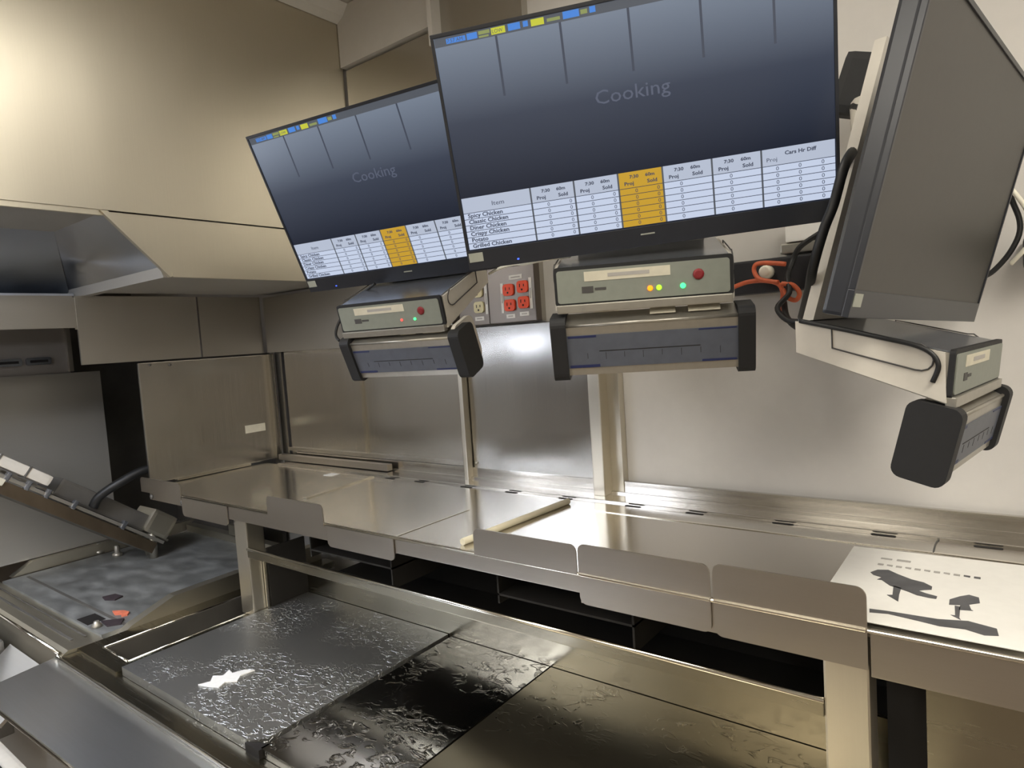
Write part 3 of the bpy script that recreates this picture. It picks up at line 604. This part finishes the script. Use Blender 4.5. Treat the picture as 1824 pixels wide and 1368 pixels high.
def controller(F, lab, leds, kind):
    t = thing('display_controller', lab, 'controller box', mtx=F @ Matrix.Translation((0, .06, -.25)))
    O = Matrix.Translation((0, -.06, .25))
    P = lambda n, mb, m, par=t, l=None: link_local(n, mb, m, par, l, O)
    R0, R1 = -.119, .121
    prof = [(-.012, -.196), (-.006, -.253), (.155, -.192), (.155, -.150)]
    P('case', MB().prism([(R0, b_, z_) for b_, z_ in prof], (R1-R0, 0, 0)), 'alu')
    P('case_top', MB().prism([(R0+.002, -.012, -.1955), (R1-.002, -.012, -.1955), (R1-.002, .155, -.1495), (R0+.002, .155, -.1495)], (0, 0, .0015)), 'topalu')
    # front assembly: slanted plane
    fz = Matrix.Translation((0, -.012, -.196)) @ Matrix.Rotation(math.atan2(.006, .057), 4, 'X')   # local z down the face
    hh = .057
    P('front_rim', MB().prism([(u, -.006, v) for u, v in rrect(R0-.002, R1+.002, -hh+.006, .004, .005)], (0, .006, 0), fz), 'capblack')
    P('front_panel', MB().prism([(u, -.0075, v) for u, v in rrect(R0+.002, R1-.003, -hh+.010, -.001, .004)], (0, .0015, 0), fz), 'ctl')
    P('front_lip', MB().box((R0, -.011, -hh-.004), (R1, 0, -hh+.008), .0015, fz), 'alu')
    lb = P('label', MB().box((-.078, -.0082, -.018), (.040, -.0075, -.0045), 0, fz), 'label')
    P('printing', MB().box((-.045, -.0086, -.0135), (.012, -.0082, -.0085), 0, fz), 'print2', lb)
    P('emblem', MB().box((-.082, -.0082, -.034), (-.066, -.0075, -.025), 0, fz).box((-.064, -.0082, -.031), (-.048, -.0075, -.0275), 0, fz), 'ink')
    dot = lambda x, z, r_: MB().lathe([(r_, 0), (r_, .0015), (r_*.6, .0025)], fz @ Matrix.Translation((x, -.0075, z)) @ Matrix.Rotation(math.pi/2, 4, 'X'), 12)
    if leds: P('button', dot(.077, -.020, .0075), 'red', t, 'dark red round button')
    for x, m in leds: P('indicator_light', dot(x, -.034, .0038 if kind else .0026), m)
    # grooved side plates
    for sx_ in (R0-.003, R1):
        sl = -.0455/.165; g0 = .022; zc = lambda b_: -.1725+sl*(.112-b_)
        pts = [(.112-g_, zc(.112-g_)+.0135) for g_ in (0, .02, .04, .06, .08, .09)]+[(g0-.019*math.sin(q_), zc(g0)-.006*math.sin(q_)+.0165*math.cos(q_)) for q_ in [math.pi*k/8 for k in range(1, 8)]]+[(g0+g_, zc(g0+g_)-.0165+.003*g_/.09) for g_ in (0, .02, .05, .09)]
        P('side_plate', MB().prism([(sx_, b_, z_) for b_, z_ in ((.157, -.150), (-.008, -.195), (-.008, -.252), (.157, -.190))], (.003, 0, 0)), 'white')
        sg = sx_-.0012 if sx_ < 0 else sx_+.0042
        P('side_groove', MB().tube([(sg, b_, z_) for b_, z_ in pts], .0010, 6, False, True), 'ink')
    return t
def link_local(n, mb, m, par, l, O):
    # children of a child share the thing's frame (parts carry no offset of their own)
    o = link(n, mb.bm, m, None, par, O)
    if l: o['label'] = l
    return o
def bump_bar(F, lab, bracket=False):
    t = thing('bump_bar', lab, 'keypad bar', mtx=F @ Matrix.Translation((0, .01, -.345)))
    O = Matrix.Translation((0, -.01, .345))
    P = lambda n, mb, m, par=t, l=None: link_local(n, mb, m, par, l, O)
    X0, X1 = -.108, .126
    ang = math.atan2(.018, .072)
    fz = Matrix.Translation((0, -.018, -.266)) @ Matrix.Rotation(ang, 4, 'X')     # face plane, z down = negative
    P('housing', MB().prism([(X0, 0, 0), (X0, 0, -.073), (X0, .040, -.068), (X0, .044, .008), (X0, .034, .010)], (X1-X0, 0, 0), fz), 'alu')
    kp = P('keypad', MB().box((X0, -.0015, -.062), (X1, 0, -.014), 0, fz), 'key')
    P('keypad_print', MB().box((X0+.002, -.002, -.0175), (X0+.042, -.0015, -.0145), 0, fz).box((X1-.052, -.002, -.0165), (X1-.002, -.0015, -.0145), 0, fz)
      .box((X0+.002, -.002, -.0615), (X0+.045, -.0015, -.0575), 0, fz).box((X1-.048, -.002, -.0615), (X1-.002, -.0015, -.0585), 0, fz), 'navy', kp)
    k = MB().box((X0+.045, -.0019, -.0385), (X1-.05, -.0015, -.0375), 0, fz)
    for i in range(8): k.box((X0+.028+i*.026, -.0018, -.0385-.010-(i % 2)*.002), (X0+.0286+i*.026, -.0015, -.0385-.002), 0, fz)
    P('key_outline', k, 'slot', kp)
    P('top_ridge', MB().cyl(fz @ Vector((X0, .001, 0)), fz @ Vector((X1, .001, 0)), .0025, 8), 'alu')
    P('labels', MB().prism([(.01, .012, .0075), (.045, .012, .0075), (.045, .024, .0150), (.01, .024, .0150)], (0, 0, .0008), fz).prism([(.062, .012, .0075), (.105, .012, .0075), (.105, .024, .0150), (.062, .024, .0150)], (0, 0, .0008), fz), 'label')
    out = rrect(-.007, .050, -.081, .012, .012, 5)
    for xa, w_ in ((X0-.022, .022), (X1, .022)):
        P('end_cap', MB().prism([(xa, b_, z_) for b_, z_ in out], (w_, 0, 0), fz), 'capblack')
    if bracket:
        P('end_bracket', MB().prism([(X1+.0, b_, z_) for b_, z_ in rrect(.004, .078, -.074, .016, .018, 5)], (.008, 0, 0), fz), 'white', t, 'pale rounded end plate')
    return t
def mount(F, wallx, lab, wallz):
    t = thing('monitor_mount', lab, 'mount', mtx=F)
    P = lambda n, mb, m, l=None: part(n, mb, m, t, l, world=False)
    P('spine', MB().prism([(-.100, b_, z_) for b_, z_ in ((.049, .172), (.062, .172), (.157, -.150), (.143, -.150))], (.2, 0, 0)), 'white')
    P('vesa_block', MB().prism([(-.05, b_, z_) for b_, z_ in ((.080, .05), (.100, .05), (.130, -.05), (.112, -.05))], (.10, 0, 0)), 'capblack')
    inv = F.inverted()
    A = inv @ Vector((wallx, 1.30, wallz)); B = Vector((0, .105, .03))
    P('arm', MB().tube([B, (B+A)/2+Vector((0, 0, .01)), A], .016, 12), 'white')
    P('joint', MB().box((-.030, -.045, -.045), (.024, .01, .055), .014, inv @ Matrix.Translation((wallx, 1.30, wallz+.012)) @ Matrix.Rotation(.35, 4, 'Y')), 'capblack')
    wm = inv @ Matrix.Translation((wallx, 1.335, wallz))
    P('wall_plate', MB().box((-.022, 0, -.16), (.022, .024, .06), .003, wm), 'white')
    return t
ST = [((-.423, .859, 1.779), (.2259, .0026, .4570), (.898, .438), True, -.62, 1.84,
       ('large lit monitor in the middle with a full item table and yellow column', 'middle grey controller box with amber and green lights under the large lit monitor',
        'middle keypad bar with black end caps against the white wall', 'wall mount behind the middle monitor'), [(.012, 'ledO'), (.024, 'ledY'), (.056, 'ledG')]),
      ((-.952, .864, 1.776), (.429, .030, .156), (.988, .157), True, -1.02, 1.84,
       ('left lit monitor, partly hidden behind the middle monitor', 'left grey controller box with a red and a green light, hose grooves on its side',
        'left keypad bar with a large black end cap in front of the steel panels', 'wall mount behind the left monitor'), [(.030, 'ledR'), (.060, 'ledG')]),
      ((-.056, .997, 1.646), (.183, .213, 1.405), (.151, .988), False, -.215, 1.865,
       ('dark blank monitor seen side-on at the right edge of the picture', 'right controller box seen from its long grooved side under the side-on monitor',
        'right keypad bar seen end-on, hanging in front of the white wall', 'white spine and black joint mount behind the side-on monitor'), [])]
for i, (pos, rv, r, on, wx, wz, labs, leds) in enumerate(ST):
    monitor(pos, rv, on, labs[0])
    F = yawframe(pos, r)
    if i == 1: F = F @ Matrix.Translation((0, -.01, -.25)) @ Matrix.Rotation(math.radians(9), 4, 'X') @ Matrix.Translation((0, .01, .25))
    controller(F @ Matrix.Translation((.014 if i == 1 else 0, 0, .006 if i == 0 else 0)), labs[1], leds, i == 0)
    bump_bar(F @ Matrix.Translation((.018 if i == 1 else 0, 0, -.004)), labs[2], i == 1)
    mount(yawframe(pos, r), wx, labs[3], wz)
# ------------------------------------------------------------------ cords and wall boxes
single('cord', MB().tube([(-.214, 1.24, 1.839), (-.167, 1.10, 1.778), (-.160, .95, 1.714), (-.164, .885, 1.676), (-.176, .88, 1.633), (-.188, .88, 1.604), (-.203, .89, 1.564), (-.224, .95, 1.534), (-.258, 1.05, 1.501)], .0062, 10), 'hose', 'thick black cord running down the left edge of the side-on monitor', 'cord', (-.22, 1.0, 1.6))
single('cord', MB().tube([(-.280, 1.28, 1.647), (-.314, 1.28, 1.627), (-.327, 1.28, 1.604), (-.332, 1.26, 1.575), (-.325, 1.24, 1.545), (-.340, 1.22, 1.520), (-.318, 1.20, 1.497), (-.285, 1.19, 1.493)], .005, 8), 'hose', 'looped black cord under the white wall box', 'cord', (-.30, 1.25, 1.5))
single('cord', MB().tube([(-.337, 1.25, 1.530), (-.325, 1.22, 1.503), (-.300, 1.19, 1.484), (-.262, 1.165, 1.476)], .0055, 8), 'hose', 'black cord curving to the back of the right controller box', 'cord', (-.30, 1.2, 1.48))
for pts, lab in (([(-.437, 1.27, 1.565), (-.408, 1.27, 1.573), (-.377, 1.27, 1.573), (-.352, 1.27, 1.565), (-.344, 1.27, 1.549), (-.346, 1.27, 1.524), (-.340, 1.26, 1.508)], 'orange cord running right from the middle controller box'),
                 ([(-.334, 1.26, 1.598), (-.368, 1.26, 1.604), (-.387, 1.26, 1.603), (-.390, 1.26, 1.590), (-.378, 1.255, 1.575), (-.345, 1.25, 1.566)], 'orange cord loop over the black power strip'),
                 ([(-.340, 1.25, 1.563), (-.321, 1.25, 1.559), (-.310, 1.25, 1.544), (-.316, 1.25, 1.532), (-.329, 1.25, 1.537), (-.338, 1.25, 1.553)], 'short orange cord loop beside the side-on monitor')):
    single('cord', MB().tube(pts, .0042, 8), 'cord', lab, 'cord', pts[0])
F3 = yawframe(ST[2][0], ST[2][2])
single('cord', MB().tube([F3 @ Vector((-.125, b_, z_)) for b_, z_ in ((.150, -.150), (.10, -.163), (.05, -.177), (.02, -.186), (.004, -.196), (-.002, -.210), (.004, -.228))], .0028, 8), 'hose', 'black cord lying along the top edge of the right controller box side', 'cord', F3 @ Vector((-.125, .05, -.2)))
single('cord', MB().tube([(-.055, 1.30, 1.543), (-.036, 1.30, 1.551), (-.015, 1.30, 1.575), (-.001, 1.30, 1.604), (.0, 1.30, 1.629), (-.010, 1.30, 1.665), (-.013, 1.30, 1.70)], .004, 8), 'hose', 'black cord hanging on the wall right of the side-on monitor', 'cord', (-.02, 1.3, 1.54))
single('cord', MB().tube([(-.010, 1.29, 1.676), (.008, 1.29, 1.643), (.020, 1.29, 1.601), (.005, 1.29, 1.580), (-.011, 1.30, 1.562)], .0035, 8), 'wcord', 'pale grey cord loop at the right edge of the picture', 'cord', (0, 1.3, 1.56))
single('wall_adapter', MB().box((.004, 1.30, 1.555), (.06, 1.358, 1.60), .006), 'black', 'black plug adapter on the wall at the right edge', 'adapter', (.03, 1.33, 1.555))
single('cord', MB().tube([(-.810, 1.0, 1.624), (-.753, .96, 1.626), (-.691, .92, 1.624), (-.638, .88, 1.617), (-.585, .86, 1.616), (-.535, .855, 1.615)], .0028, 8), 'wcord', 'thin white cord under the bottom edge of the large middle monitor', 'cord', (-.65, .9, 1.61))
single('cord', MB().tube([(-1.026, .90, 1.624), (-1.059, .90, 1.611), (-1.093, .90, 1.591), (-1.120, .90, 1.578), (-1.132, .90, 1.570), (-1.143, .89, 1.547), (-1.138, .88, 1.527), (-1.121, .875, 1.515)], .003, 8), 'hose', 'thin black cord curving round the left end of the left controller box', 'cord', (-1.09, .9, 1.51))
t = thing('wall_box', 'white junction box on the wall between the middle and side-on monitors', 'junction box', (-.32, 1.34, 1.63))
part('box', MB().box((-.349, 1.318, 1.642), (-.285, 1.358, 1.677), .004), 'paper', t)
part('base', MB().box((-.360, 1.322, 1.622), (-.280, 1.358, 1.641), .003), 'alu', t)
t = thing('power_strip', 'black power strip on the wall under the white junction box', 'power strip', (-.38, 1.32, 1.55))
part('body', MB().box((-.465, 1.305, 1.552), (-.285, 1.358, 1.616), .004), 'black', t)
part('plug', MB().lathe([(.012, 0), (.012, .02), (.008, .025)], Matrix.Translation((-.378, 1.305, 1.590)) @ Matrix.Rotation(math.pi/2, 4, 'X'), 14), 'wcord', t, 'white plug')
single('wall_paper_note', MB().box((-1.668, 1.3475, 1.428), (-1.630, 1.349, 1.496)), 'paper', 'white paper note on the wall behind the left end of the left keypad bar', 'note', (-1.65, 1.348, 1.43))
